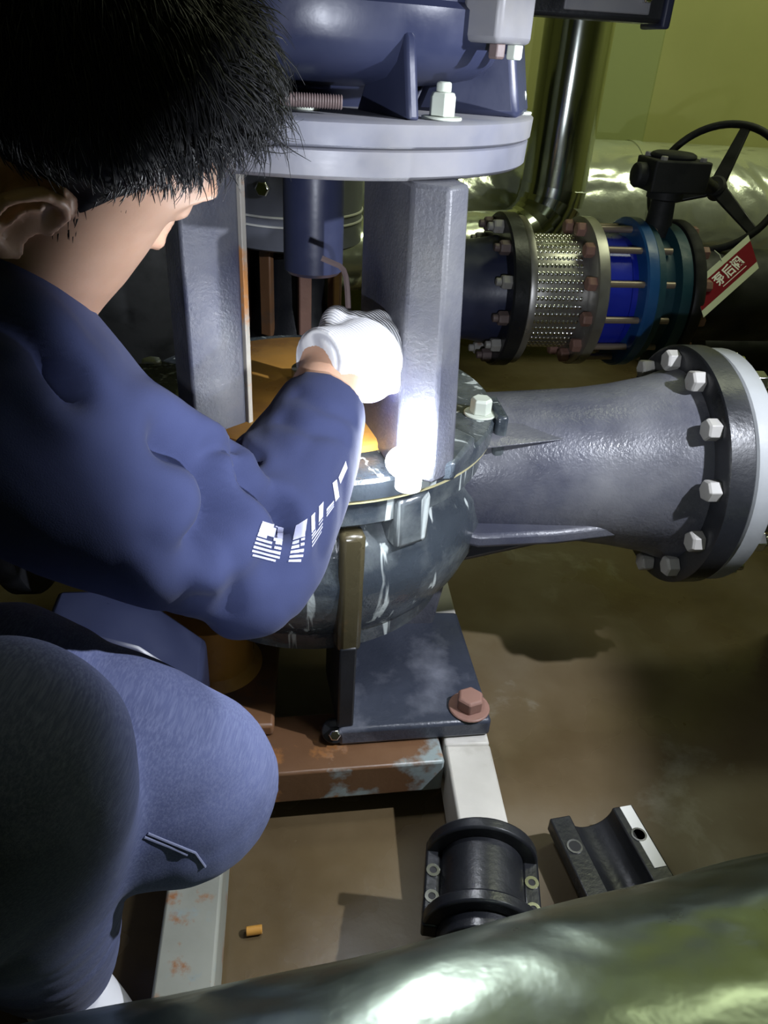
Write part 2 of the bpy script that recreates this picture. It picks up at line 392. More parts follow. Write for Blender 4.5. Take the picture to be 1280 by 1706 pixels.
for k in range(8):
    a = math.radians(-60+45*k)
    hexa(.0135, .021, Matrix.Translation((.238*math.cos(a), .238*math.sin(a), .025)) @ Matrix.Rotation(a+.5, 4, 'Z'), washer=.003, stud=.009).build('bolt', M['bolt'], motor, .001)
for k in range(24):
    a = math.radians(15*k+4)
    MB().box((.258,0,.46), (.034,.006,.46), Matrix.Rotation(a, 4, 'Z')).build('cooling_fin', M['navy_smooth'], motor)
for a in (-43, 137, 47, 227):
    m = Matrix.Rotation(math.radians(a), 4, 'Z')
    lug = MB().box((.240,0,.128), (.044,.070,.072), m).build('clamp_lug', M['flange_rim'], motor, .006)
    hexa(.009, .013, m @ Matrix.Translation((.252,.018,.092)) @ Matrix.Rotation(PI, 4, 'X')).build('bolt', M['bolt'], lug, .001)
    hexa(.009, .013, m @ Matrix.Translation((.252,-.018,.092)) @ Matrix.Rotation(PI, 4, 'X')).build('bolt', M['keysteel'], lug, .001)
# threaded stud lying behind the rib
ths = MB().lathe([(.0068 if i % 2 else .0056, .00125*i) for i in range(56)], Matrix.Translation((.020,-.216,.036)) @ Matrix.Rotation(-PI/2, 4, 'Y'), 16)
ths.build('threaded_stud', M['keysteel'], motor)
q_ = Z(505, 178, zt+.0555)
sp = thing('spanner', 'small pale open ended spanner lying on the flange beside the dark hair', 'spanner', (q_.x, q_.y, zt+.0535), YAW+.3)
jaw = [(.018*math.cos(math.radians(40+10*i)), .018*math.sin(math.radians(40+10*i))) for i in range(29)]
jin = [(.0095*math.cos(math.radians(320-20*i)), .0095*math.sin(math.radians(320-20*i))) for i in range(15)]
MB().prism(jaw + jin, 0, .007).build('jaw', M['bolt'], sp, .001)
MB().box((-.065,0,.0035), (.10,.012,.005)).build('handle', M['bolt'], sp, .001)
# ------------------------------------------------------------------ second motor of the pipe line (top right): terminal box
tb = thing('terminal_box', 'dark rectangular cable box with lit lower panel beside the motor', 'box', P(975,16,1.15), YAW)
MB().box((0,0,.03), (.235,.07,.085)).build('box_body', M['black'], tb, .006)
MB().box((.02,-.037,.008), (.13,.006,.022)).build('front_panel', M['flange_rim'], tb, .002)
MB().box((.112,-.002,.03), (.014,.085,.098)).build('end_plate', M['navy_smooth'], tb, .004)
hexa(.008, .012, along(Vector((.075,-.04,.018)), (0,-1,0))).build('screw', M['chrome'], tb, .001)
MB().box((-.16,.0,.04), (.10,.05,.05)).build('box_neck', M['black'], tb, .004)
# ------------------------------------------------------------------ pipe beyond the discharge flange
pf = thing('discharge_pipe', 'pale grey painted pipe flange mated to the black discharge flange at right', 'pipe', AX+Vector((0,0,0)), YAW)
MB().lathe([(.10,.611),(.182,.611),(.186,.615),(.186,.642),(.182,.646),(.125,.648),(.112,.67),(.112,1.6)], NM, 64).build('pipe_body', M['pipegrey'], pf)
for k in range(12):
    a = math.radians(15+30*k); p = NM @ Vector((.166*math.cos(a), .166*math.sin(a), .646))
    hexa(.0165, .018, along(p, (1,0,0), a), stud=.014).build('nut', M['chrome'], pf, .001)
MB().prism([(.95,-.09),(1.12,-.09),(1.12,.09),(.95,.09)], 0, .36).build('pipe_support', M['frame'], pf, .004)
# ------------------------------------------------------------------ steel frame
fr = thing('steel_base_frame', 'rusty painted channel steel frame on the floor under the pump', 'frame')
def beam(a, b, wd, z0, z1, name, mat, off=0):
    a = Vector((*a, 0)); b = Vector((*b, 0)); d = (b-a).normalized(); n = Vector((-d.y, d.x, 0))
    poly = [(a+n*off), (b+n*off), (b+n*(off+wd)), (a+n*(off+wd))]
    return MB().prism([(p.x, p.y) for p in poly], z0, z1).build(name, mat, fr, .004)
beam((-.36,.684), (.112,.768), .11, .055, .117, 'front_beam', M['framerust'])
beam((.152,.42), (.113,.80), -.068, .03, .116, 'side_beam', M['framewhite'])
beam((.113,.80), (.03,1.5), -.068, .03, .116, 'side_beam', M['framewhite'])
beam((-.140,.36), (-.19,.72), .066, .03, .116, 'side_beam', M['frame'])
beam((-.21,.84), (-.30,1.5), .066, .03, .116, 'side_beam', M['frame'])
beam((-.36,1.42), (.10,1.47), .09, .055, .117, 'rear_beam', M['framerust'])
for q in ((.185,.43),(-.172,.37),(.06,1.48),(-.32,1.48)):
    MB().box((q[0], q[1], .015), (.07,.07,.032)).build('foot_pad', M['rustbrown'], fr, .003)
# ------------------------------------------------------------------ flexible hose, blue joint, valve line
HY = YAW + math.radians(1.5)
hp = P(846, 484, 1.80)
def line(name, label, cat): return thing(name, label, cat, hp, HY)
LM = Matrix.Rotation(PI/2, 4, 'Y')
bf = line('black_pipe_flange', 'black bolted pipe flange left of the braided metal hose', 'flange')
MB().lathe([(.085,-.038),(.168,-.038),(.172,-.034),(.172,-.004),(.168,0),(.085,0)], LM, 72).build('flange_ring', M['black'], bf)
MB().lathe([(.112,-.28),(.112,-.10),(.118,-.06),(.122,-.038),(.09,-.038)], LM, 48).build('pipe_stub', M['navy_smooth'], bf)
for k in range(12):
    a = math.radians(30*k+8); p = LM @ Vector((.148*math.cos(a), .148*math.sin(a), -.038))
    hexa(.016, .022, along(p, (-1,0,0), a), stud=.012).build('nut', M['keysteel'] if k % 2 else M['boltgrey'], bf, .001)
hs = line('braided_hose', 'short stainless braided flexible hose between two bolted flanges', 'hose')
MB().lathe([(.085,.001),(.164,.001),(.166,.004),(.166,.016),(.120,.018)], LM, 72).build('left_collar', M['steel'], hs)
MB().lathe([(.122,.012),(.126,.02),(.126,.145),(.122,.155)], LM, 72).build('hose_body', M['steel'], hs)
br = MB(); rows, cols = 44, 11
for i in range(rows):
    a = 2*PI*i/rows
    for j in range(cols):
        m = LM @ Matrix.Rotation(a, 4, 'Z') @ Matrix.Translation((.1255,0,.032+.0100*j)) @ Matrix.Rotation(.5 if i % 2 else -.5, 4, 'X')
        br.ball((0,0,0), .0075, (.42,.75,.62), m, 8)
b_ = br.build('braid', M['chrome'], hs); b_['kind'] = 'stuff'
rf = MB().lathe([(.12,.150),(.164,.152),(.168,.155),(.168,.178),(.164,.181),(.12,.181)], LM, 72).build('right_flange', M['steel'], hs)
for k in range(12):
    a = math.radians(30*k+8); p = LM @ Vector((.147*math.cos(a), .147*math.sin(a), .152))
    hexa(.0165, .020, along(p, (-1,0,0), a)).build('bolt', M['rustbolt'], rf, .001)
bj = line('dismantling_joint', 'bright blue pipe joint with brown threaded rods right of the braided hose', 'pipe joint')
MB().lathe([(.11,.182),(.134,.182),(.134,.245),(.128,.250),(.128,.285),(.11,.285)], LM, 72).build('joint_body', M['blue'], bj)
MB().lathe([(.11,.262),(.166,.264),(.170,.268),(.170,.290),(.166,.294),(.11,.294)], LM, 72).build('joint_flange', M['bluerim'], bj)
for k in range(12):
    a = math.radians(30*k+8); m = LM @ Matrix.Translation((.150*math.cos(a), .150*math.sin(a), 0))
    MB().lathe([(.0075,.181),(.0075,.335)], m, 12).build('threaded_rod', M['rod'], bj)
bv = line('butterfly_valve', 'dark teal butterfly valve with black gearbox right of the blue joint', 'valve')
MB().lathe([(.10,.295),(.160,.297),(.160,.312),(.138,.316),(.138,.345),(.160,.35),(.160,.375),(.10,.376)], LM, 64).build('valve_body', M['teal'], bv)
MB().lathe([(.032,.12),(.03,.16),(.026,.21),(.040,.215),(.040,.235),(.02,.236)], Matrix.Translation((.335,0,0)), 32).build('valve_neck', M['valveblack'], bv)
for k in range(12):
    a = math.radians(30*k+8); p = LM @ Vector((.147*math.cos(a), .147*math.sin(a), .405))
    hexa(.015, .018, along(p, (1,0,0), a)).build('nut', M['rustbolt'], bv, .001)
gb = MB(); gb.box((.335,-.01,.265), (.13,.10,.065)); gb.lathe([(.05,.298),(.05,.306),(.04,.31)], Matrix.Translation((.335,.0,0)), 32)
gb.lathe([(.026,.05),(.026,.085),(.018,.09)], Matrix.Translation((.335,-.01,.262)) @ Matrix.Rotation(-PI/2, 4, 'Y'), 24)
gearbox = gb.build('gearbox', M['valveblack'], bv, .006)
for x, y in ((.29,-.05),(.38,-.05),(.29,.03),(.38,.03)):
    hexa(.008,.008, Matrix.Translation((x,y,.2975))).build('screw', M['boltgrey'], gearbox)
# pipe going on to the right behind the valve
vp = line('valve_pipe', 'dark pipe running right from the valve into shadow', 'pipe')
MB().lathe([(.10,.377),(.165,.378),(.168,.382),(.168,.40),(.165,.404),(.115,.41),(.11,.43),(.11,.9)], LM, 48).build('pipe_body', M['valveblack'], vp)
# handwheel: its own part group, lies in a plane facing the viewer a bit to the left
hwc = P(1193, 312, 1.80)
inv = (Matrix.Translation(hp) @ Matrix.Rotation(HY, 4, 'Z')).inverted()
wn = camdir(-.48, .05, -.85); wa = camdir(.50, .85, -.15); wa = (wa - wn*wa.dot(wn)).normalized(); wb = wn.cross(wa)
RW = .147
rim = MB(); ring = [inv @ (hwc + (wa*math.cos(q) + wb*math.sin(q))*RW) for q in [2*PI*i/64 for i in range(65)]]
rim.tube(ring, .0085, 14)
hw = rim.build('handwheel', M['valveblack'], bv)
hubm = inv @ along(hwc - wn*.03, wn)
hub = MB().lathe([(.020,0),(.024,.008),(.024,.04),(.018,.046)], hubm, 28).build('wheel_hub', M['valveblack'], hw)
MB().lathe([(.007,.046),(.007,.05)], hubm, 14).build('hub_nut', M['chrome'], hw)
for q in (math.radians(4), math.radians(124), math.radians(244)):
    dd = wa*math.cos(q) + wb*math.sin(q); sd = wn.cross(dd)
    MB().add([inv @ p for p in [hwc+dd*.018+sd*.017+wn*.006, hwc+dd*RW+sd*.011+wn*.004, hwc+dd*RW-sd*.011+wn*.004, hwc+dd*.018-sd*.017+wn*.006,
              hwc+dd*.018+sd*.017-wn*.006, hwc+dd*RW+sd*.011-wn*.004, hwc+dd*RW-sd*.011-wn*.004, hwc+dd*.018-sd*.017-wn*.006]],
             [(0,1,2,3),(7,6,5,4),(0,4,5,1),(1,5,6,2),(2,6,7,3),(3,7,4,0)]).build('spoke', M['valveblack'], hw, .003)
MB().tube([inv @ (hwc - wn*.02), Vector((.40,-.02,.262))], .013, 16).build('wheel_shaft', M['valveblack'], bv)
# tag on the wheel
tc = [P(1154,470,1.72), P(1249,394,1.74), P(1263,444,1.72), P(1174,532,1.70)]
ex = ((tc[1]-tc[0])+(tc[2]-tc[3])).normalized(); ey = ((tc[0]-tc[3])+(tc[1]-tc[2])); ey = (ey-ex*ey.dot(ex)).normalized(); ez = ex.cross(ey)
ctr = (tc[0]+tc[1]+tc[2]+tc[3])/4
TM = Matrix((ex, ey, ez)).transposed().to_4x4(); TM.translation = ctr
tg = thing('valve_tag', 'white and red plastic tag with white characters hanging from the handwheel', 'tag', ctr)
tg.matrix_world = TM
LW = (tc[1]-tc[0]).length; LHh = ((tc[0]-tc[3]).length + (tc[1]-tc[2]).length)/2
LHh = abs(((tc[0]-tc[3])+(tc[1]-tc[2])).dot(ey))/2
sk = ((tc[0]-tc[3])+(tc[1]-tc[2])).dot(ex)/2
def quad(y0, y1, z, m0=0): 
    f = lambda x, y: (x*LW/2 + y*sk/2, y*LHh/2)
    return [f(-1+m0,y0), f(1-m0,y0), f(1-m0,y1), f(-1+m0,y1)]
MB().prism(quad(-1,1,0), -.0008, .0008).build('tag_card', M['tagwhite'], tg)
MB().prism(quad(-.62,.64,0), .0008, .0013).build('red_band', M['tagred'], tg)
tx = bpy.data.curves.new('lettering', 'FONT'); tx.body = '泵后阀'; tx.size = LHh*.40; tx.align_x = 'CENTER'; tx.align_y = 'CENTER'; tx.extrude = .0002; tx.offset = .0006
to = bpy.data.objects.new('lettering_source', tx); C.objects.link(to)
tme = bpy.data.meshes.new_from_object(to.evaluated_get(bpy.context.evaluated_depsgraph_get())); bpy.data.objects.remove(to)
to = link(tme, 'lettering', M['white'], tg, loc=(.012, .003, .0016))
MB().box((.012,-LHh*.19,.0016), (LW*.42,.0016,.0004)).build('underline', M['white'], tg)
MB().tube([(.02,LHh*.45,.001), (.025,LHh*.62,.004), (.028,LHh*.85,.0)], .0012, 6).build('string', M['tagwhite'], tg)
# ------------------------------------------------------------------ clad pipes at the back
def clad_pipe(name, label, pts, r, mat, bands=()):
    t = thing(name, label, 'pipe')
    MB().tube(pts, r, 64).build('cladding', mat, t, ang=60)
    for a, b in bands:
        MB().tube([a, b], r+.003, 64).build('band', mat, t)
    return t
pa = P(936, 40, 2.35); pb = P(922, 330, 2.35)
vx, vy = pb.x, pb.y+.02
top = Vector((vx, vy, 2.69)); low = Vector((vx, vy, pb.z+.03))
wd = .098
g = thing('insulated_riser', 'shiny clad vertical pipe with bright elbow behind the pump motor', 'pipe')
MB().tube([top, low], wd, 64).build('cladding', M['clad_smooth'], g)
ebm = RYAW.to_3x3()
prev = low; cen = low + ebm @ Vector((-.15, -.06, 0))
rad = (low - cen)
axis = Vector((0,0,-1)).cross(cen-low).normalized()
NS = 6
for i in range(NS):
    q0 = Matrix.Rotation(PI/2*i/NS, 3, axis) @ rad + cen; q1 = Matrix.Rotation(PI/2*(i+1)/NS, 3, axis) @ rad + cen
    MB().tube([q0, q1+(q1-q0)*.06], [wd+.002, wd], 48).build('elbow_segment', M['clad_smooth'], g, ang=60)
endp = Matrix.Rotation(PI/2, 3, axis) @ rad + cen
dirn = axis.cross(Matrix.Rotation(PI/2, 3, axis) @ rad).normalized()
MB().tube([endp, endp + dirn*.7], wd, 48).build('cladding', M['clad'], g)
h0 = P(990, 362, 2.74); hd = RYAW @ Vector((1,0,0))
clad_pipe('insulated_main_pipe', 'large crinkled clad horizontal pipe along the back wall behind the valve', [h0 - hd*.9, h0 + hd*1.9], .25, M['clad'], [(h0+hd*.08, h0+hd*.11), (h0+hd*.75, h0+hd*.78)])
w0 = P(990, 150, 3.0)
MB_p = MB().box((0,0,1.35), (.42,.30,2.7)).build('trim_1', M['pilaster'], None, .01)
MB_p.location = (w0.x, w0.y+.10, 0); MB_p.rotation_euler = (0,0,YAW); struct(MB_p)
# dark low pipe at right under the big pipe
d0 = P(1200, 590, 2.2)
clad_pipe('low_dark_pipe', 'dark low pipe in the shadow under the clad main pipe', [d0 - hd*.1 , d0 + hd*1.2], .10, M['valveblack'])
for q in (.3, 1.5):
    p_ = h0 + hd*q
    o_ = MB().box((0,0,(p_.z-.252)/2), (.08,.3,p_.z-.252)).build('pipe_stand', M['frame'], None, .004); o_.location = (p_.x, p_.y, 0); o_.rotation_euler = (0,0,YAW)
    tag(o_, ['painted steel stand under the clad main pipe behind the valve', 'painted steel stand at the far right end of the clad main pipe'][q > 1], 'stand', 'stands under the clad main pipe')
# ------------------------------------------------------------------ second pump behind
b2 = P(470, 380, 1.75)
p2 = thing('rear_pump', 'grey blue pump casing with two raised bands seen through the lantern opening', 'pump', (b2.x, b2.y+.16, 0), YAW)
MB().lathe([(.05,b2.z-.055),(.165,b2.z-.055),(.172,b2.z-.05),(.172,b2.z+.16),(.16,b2.z+.17),(.15,b2.z+.5),(.05,b2.z+.5)], None, 64).build('barrel', M['wallgrey'], p2)
for dz in (.0, .020):
    MB().lathe([(.172,b2.z+dz),(.175,b2.z+dz+.001),(.175,b2.z+dz+.004),(.172,b2.z+dz+.005)], None, 64).build('band', M['white'], p2)
hexa(.017,.02, along(Vector((-.06,-.165,b2.z+.085)), (-.3,-1,.0))).build('bolt', M['chrome'], p2, .001)
for a in range(8):
    m = Matrix.Rotation(2*PI*a/8+.25, 4, 'Z')
    MB().box((.12,0,b2.z-.16), (.02,.032,.22), m).build('lantern_column', M['rustbrown'] if a % 2 else M['rustbolt'], p2, .004)
MB().lathe([(.05,b2.z-.30),(.13,b2.z-.30),(.10,b2.z-.2),(.095,b2.z-.055)], None, 40).build('seal_housing', M['black'], p2)
MB().lathe([(.05,.12),(.20,.12),(.24,.2),(.25,.32),(.22,b2.z-.33),(.23,b2.z-.32),(.23,b2.z-.29),(.05,b2.z-.28)], None, 64).build('volute', M['black'], p2)
MB().box((.0,-.0,.06), (.34,.34,.12)).build('foot_plate', M['rustbrown'], p2, .005)
MB().lathe([(.09,.2),(.09,.34)], Matrix.Translation((0,0,.25)) @ Matrix.Rotation(-PI/2, 4, 'Y'), 40).build('suction_nozzle', M['black'], p2)
tk = thing('shade_drum', 'black drum added to keep the gap dark behind the left lantern column', 'shade_drum', (-.72, 1.95, 0), YAW)  # made-up drum, stands where there is only shade
MB().lathe([(.10,.08),(.30,.10),(.34,.16),(.34,.86),(.30,.93),(.10,.96)], None, 56).build('drum_body', M['valveblack'], tk)
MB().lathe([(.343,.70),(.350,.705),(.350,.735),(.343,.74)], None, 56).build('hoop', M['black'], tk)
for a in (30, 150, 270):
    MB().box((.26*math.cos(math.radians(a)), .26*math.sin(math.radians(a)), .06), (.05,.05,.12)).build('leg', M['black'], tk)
# ------------------------------------------------------------------ coupling halves, foreground pipe, debris
def half_shell(r, r2, ln, m, mb, a0=0, a1=PI, seg=24):
    vs = []; fs = []
    for z in (-ln/2, ln/2):
        for i in range(seg+1):
            a = a0+(a1-a0)*i/seg
            vs += [(r*math.cos(a), r*math.sin(a), z), (r2*math.cos(a), r2*math.sin(a), z)]
    n = 2*(seg+1)
    for i in range(seg):
        k = 2*i
        fs += [(k,k+2,k+3,k+1),(n+k,n+k+1,n+k+3,n+k+2),(k+1,k+3,n+k+3,n+k+1),(k,n+k,n+k+2,k+2)]
    fs += [(0,1,n+1,n),(2*seg,n+2*seg,n+2*seg+1,2*seg+1)]
    mb.add(vs, fs, m); return mb
q_ = Z(800, 1508, .118)
cp = thing('coupling_half', 'black flanged coupling half lying arched on the white frame beam', 'coupling', (q_.x, q_.y, .1175), math.radians(-4))
YM = Matrix.Rotation(PI/2, 4, 'X')
kb = MB(); half_shell(.042,.052,.13, Matrix.Translation((0,0,.012)) @ YM, kb)
kb.build('shell', M['black'], cp, .002)
for yy in (.056, -.038):
    kb = MB(); half_shell(.050,.070,.016, Matrix.Translation((0,yy,.012)) @ YM, kb); kb.build('rim', M['black'], cp, .003)
for sx in (-1, 1):
    kb = MB().box((sx*.060,.008,.012), (.020,.112,.024)).build('ear', M['black'], cp, .003)
    for yy in (.022, -.012):
        MB().lathe([(.0045,0),(.0085,0),(.0085,.002),(.0045,.002),(.0045,0)], Matrix.Translation((sx*.060,yy,.0235)), 18, False).build('bolt_hole', M['chrome'], kb)
        MB().lathe([(.0045,0),(.0045,.001)], Matrix.Translation((sx*.060,yy,.0235)), 18).build('hole_bottom', M['dark'], kb)
q_ = Z(1046, 1466, .055)
c2 = thing('coupling_half', 'black concave coupling half lying open on the floor at right', 'coupling', (q_.x, q_.y, 0), math.radians(15))
kb = MB()
prof = []
for i in range(17):
    a = PI + PI*i/16; prof.append((.034*math.cos(a), .056+.034*math.sin(a)))
outer = [(.066,.056),(.066,.034),(.046,.0),(-.046,.0),(-.066,.034),(-.066,.056)]
kb.prism(prof + outer, -.11, .11, YM); kb.build('shell', M['black'], c2, .002)
for sx in (-1, 1):
    for yy in (-.07, .06):
        MB().lathe([(.009,0),(.009,.001)], Matrix.Translation((sx*.050,yy,.0562)), 20).build('bolt_hole', M['dark'], c2)
        MB().lathe([(.0085,.0),(.0112,.0),(.0112,.0014),(.0085,.0014),(.0085,0)], Matrix.Translation((sx*.050,yy,.0562)), 20, False).build('hole_chamfer', M['chrome'], c2)
MB().box((.054,.058,.0566), (.018,.10,.0012)).build('pale_strip', M['white'], c2)  # flat white strip on the far end of the right joint face
# foreground pipe
rp = .19
pt0 = P(640, 1572, .66); dirp = Vector((math.cos(math.radians(17)), math.sin(math.radians(17)), 0))
rv = ray(640, 1572).normalized()
nrm = dirp.cross(rv).normalized()
if nrm.z > 0 and nrm.y < 0: nrm = nrm
if nrm.y < 0: nrm = -nrm
pc = pt0 - nrm*rp
fpipe = thing('foreground_pipe', 'large dented aluminium clad pipe across the bottom of the view', 'pipe')
rings = []; nseg = 90; kk = 96
vs = []; fs = []
for i in range(nseg+1):
    s_ = -1.6 + 3.2*i/nseg
    c_ = pc + dirp*s_
    e1 = Vector((0,0,1)); e2_ = dirp.cross(e1)
    for k in range(kk):
        q = 2*PI*k/kk
        d_ = e1*math.sin(q) + e2_*math.cos(q)
        n_ = noise.noise(Vector((s_*3.2, math.cos(q)*1.4, math.sin(q)*1.4)))*.007 + noise.noise(Vector((s_*9+5, math.cos(q)*3, math.sin(q)*3)))*.0025
        vs.append(c_ + d_*(rp + n_))
for i in range(nseg):
    for k in range(kk):
        j = (k+1) % kk; fs.append((i*kk+k, i*kk+j, (i+1)*kk+j, (i+1)*kk+k))
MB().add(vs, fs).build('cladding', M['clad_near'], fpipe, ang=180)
for s_ in (-.9, .9):
    q_ = pc + dirp*s_
    MB().box((q_.x, q_.y, (q_.z-rp)/2), (.08,.25,max(.02, q_.z-rp))).build('pipe_stand', M['frame'], fpipe)
stub = MB().tube([Z(410,1552,.007), Z(437,1548,.007)], .006, 12).build('cork_stub', M['orange'], None, .001)
tag(stub, 'small tan stub lying on the wet floor inside the frame', 'debris')
# ------------------------------------------------------------------ small lamp at the foot of the column
lp = AX + RYAW @ Vector((.100, -.296, .604))
lt = thing('work_light', 'small glaring work lamp at the foot of the right lantern column', 'lamp', lp)
MB().lathe([(.012,-.034),(.015,-.032),(.015,-.018),(.012,-.012)], None, 32).build('lamp_body', M['white'], lt)
MB().box((.0,.016,-.026), (.012,.026,.010), RYAW).build('magnet_bracket', M['black'], lt, .001)
MB().ball((0,0,0), .022, (1.25,1,.9), None, 28).build('lens', M['led'], lt)
# ------------------------------------------------------------------ mechanic
def remesh(mb, name, voxel, smooth=6, fac=.5):
    me = mb.mesh(name); o = bpy.data.objects.new(name, me); C.objects.link(o)
    r = o.modifiers.new('r', 'REMESH'); r.mode = 'VOXEL'; r.voxel_size = voxel
    s = o.modifiers.new('s', 'SMOOTH'); s.iterations = smooth; s.factor = fac
    dg = bpy.context.evaluated_depsgraph_get()
    out = bpy.data.meshes.new_from_object(o.evaluated_get(dg)); out.name = name
    bpy.data.objects.remove(o); return out
def spline(pts, n=6):
    P_ = [np.array([*p[0], p[1]]) for p in pts]; out = []
    P_ = [2*P_[0]-P_[1]] + P_ + [2*P_[-1]-P_[-2]]
    for i in range(1, len(P_)-2):
        a, b, c, d = P_[i-1:i+3]
        for k in range(n):
            t = k/n
            out.append(.5*((2*b)+(-a+c)*t+(2*a-5*b+4*c-d)*t*t+(-a+3*b-3*c+d)*t**3))
    out.append(P_[-2])
    return [Vector(o[:3]) for o in out], [float(o[3]) for o in out]
def limb(mb, pts, n=6, seg=24, ends=True):
    p, r = spline(pts, n); mb.tube(p, r, seg)
    if ends:
        mb.ball(p[0], r[0]*.98); mb.ball(p[-1], r[-1]*.98)
    return mb
def displace(me, fn):
    n = len(me.vertices); nr = [v.normal.copy() for v in me.vertices]
    for v, q in zip(me.vertices, nr): v.co = v.co + q*fn(v.co, q)
    me.update()
J = dict(pelvis=Vector((-.60,.30,.36)), hipr=Vector((-.55,.20,.36)), hipl=Vector((-.55,.42,.34)),
         kneer=P(-14,1290,.492), kneel=P(298,1308,.68), ankr=Z(105,1622,.10), ankl=Z(-70,1370,.10),
         shr=P(-60,640,.57), neck=P(-120,560,.56), chest=Vector((-.52,.42,.68)), shl=P(-40,560,.86))
elb, wri = P(425,905,.70), P(556,622,.82)
mech = thing('person', 'person squatting in navy sweatshirt, blue jeans and white glove working on the pump', 'person', (J['pelvis'].x, J['pelvis'].y, 0))
inv_m = Matrix.Translation(-mech.location)
# head frame
HS = 1.08
hf = camdir(.717, -.345, .606); hu = camdir(.686, .507, -.522); hu = (hu - hf*hu.dot(hf)).normalized(); hf = Matrix.Rotation(math.radians(13), 3, hu) @ hf; hr = hf.cross(hu)
HC = P(52, 226, .498)
def HP(f, r, u): return HC + (hf*f + hr*r + hu*u)*HS
def head_mesh(mb, grow=0):
    # rings from chin up: height, front, back, half width, (relative to ear axis)
    rows = [(-.122,.078,.045,.022),(-.112,.088,.028,.038),(-.095,.092,-.005,.052),(-.075,.092,-.045,.060),(-.05,.093,-.066,.066),(-.02,.092,-.078,.070),
            (.01,.090,-.092,.073),(.035,.096,-.098,.076),(.06,.096,-.100,.077),(.085,.086,-.094,.073),(.105,.066,-.080,.062),(.12,.038,-.055,.044),(.127,.01,-.02,.016)]
    seg = 40; vs = []; fs = []
    for u, fr_, bk, hw_ in rows:
        cy = (fr_+bk)/2; dy = (fr_-bk)/2
        for k in range(seg):
            a = 2*PI*k/seg; c_, s_ = math.cos(a), math.sin(a)
            ex_ = .86 if c_ > 0 else .95
            x = math.copysign(abs(c_)**ex_, c_)*(dy+grow); y = math.copysign(abs(s_)**.92, s_)*(hw_+grow)
            vs.append(HP(cy+x, y, u + grow*(u/.12)))
    n = len(rows)
    for i in range(n-1):
        for k in range(seg):
            j = (k+1) % seg; fs.append((i*seg+k, i*seg+j, (i+1)*seg+j, (i+1)*seg+k))
    fs.append(tuple(range(seg))[::-1]); fs.append(tuple(range((n-1)*seg, n*seg)))
    mb.add(vs, fs); return mb
body = MB(); head_mesh(body)
HR = Matrix((hf, hr, hu)).transposed()
def hball(f, r, u, rad, sc=(1,1,1)): body.ball(HP(f,r,u), rad, sc, None, 16, HR)
# face: nose, brow, lips, eyes, cheeks
body.tube([HP(.094,0,.028), HP(.094,0,.005), HP(.096,0,-.018), HP(.090,0,-.028)], [.008,.009,.011,.009], 12)
hball(.096,.011,-.022,.008); hball(.096,-.011,-.022,.008)
for s_ in (-1, 1):
    body.tube([HP(.094,s_*.012,.040), HP(.090,s_*.035,.044), HP(.072,s_*.050,.036)], [.008,.008,.004], 10)
    hball(.080,s_*.030,.022,.0125); hball(.050,s_*.042,-.014,.022,(1,.8,.8))
body.tube([HP(.083,-.022,-.055), HP(.096,0,-.053), HP(.083,.022,-.055)], [.005,.007,.005], 8)
body.tube([HP(.082,-.020,-.066), HP(.094,0,-.067), HP(.082,.020,-.066)], [.005,.008,.005], 8)
hball(.080,0,-.100,.018)
# ears
for s_ in (-1, 1):
    E0 = lambda f, u, o=.0: HP((f+.012)*.76*math.cos(.0)+u*.76*math.sin(.0)-.012, s_*(.074+o), u*.76*math.cos(.0)-(f+.012)*.76*math.sin(.0))
    body.ball(E0(-.012,0,.004), .019, (.8,.30,1.2), None, 14, HR)
    pts = [(.010,-.008,.004),(.014,.016,.006),(.004,.032,.012),(-.016,.036,.018),(-.034,.024,.022),(-.036,.002,.020),(-.026,-.018,.014),(-.012,-.032,.008),(.002,-.030,.004)]
    body.tube([E0(*p) for p in pts], [.0035,.004,.0045,.005,.005,.0045,.0045,.007,.005], 10)
    body.tube([E0(-.004,.018,.010), E0(-.020,.014,.015), E0(-.022,-.004,.014)], .0035, 8)
# neck, torso, limbs
nb = J['neck']
limb(body, [(HP(-.03,0,-.03), .055), (HP(-.05,0,-.10), .058), (nb, .066)])
ch = J['chest']
limb(body, [(nb, .07), (ch, .125), ((ch+J['pelvis'])/2, .125), (J['pelvis'], .13)])
limb(body, [(nb*.6+J['shr']*.4, .06), (J['shr'], .06), (P(200,815,.635), .045), (elb+fw*.012, .030), ((elb*.55+wri*.45), .036), (elb*.12+wri*.88, .0365), (wri, .033)])
shl = J['shl']; elbl = Vector((-.52,.72,.57)); wril = Vector((-.45,.66,.64))
limb(body, [(nb*.6+shl*.4, .06), (shl, .06), ((shl+elbl)/2, .05), (elbl, .042), (wril, .028)])
for h_, k_, a_ in (('hipr','kneer','ankr'), ('hipl','kneel','ankl')):
    limb(body, [(J['pelvis'], .10), (J[h_], .095), ((J[h_]+J[k_])/2, .085), (J[k_], .060), ((J[k_]*.6+J[a_]*.4), .058), (J[a_], .036)])
    fd = Vector((.75,-.60,0)).normalized() if a_ == 'ankr' else Vector((.9,.4,0)).normalized()
    body.tube([J[a_]-fd*.04-Vector((0,0,.055)), J[a_]+fd*.10-Vector((0,0,.066)), J[a_]+fd*.15-Vector((0,0,.07))], [.030,.028,.020], 14)
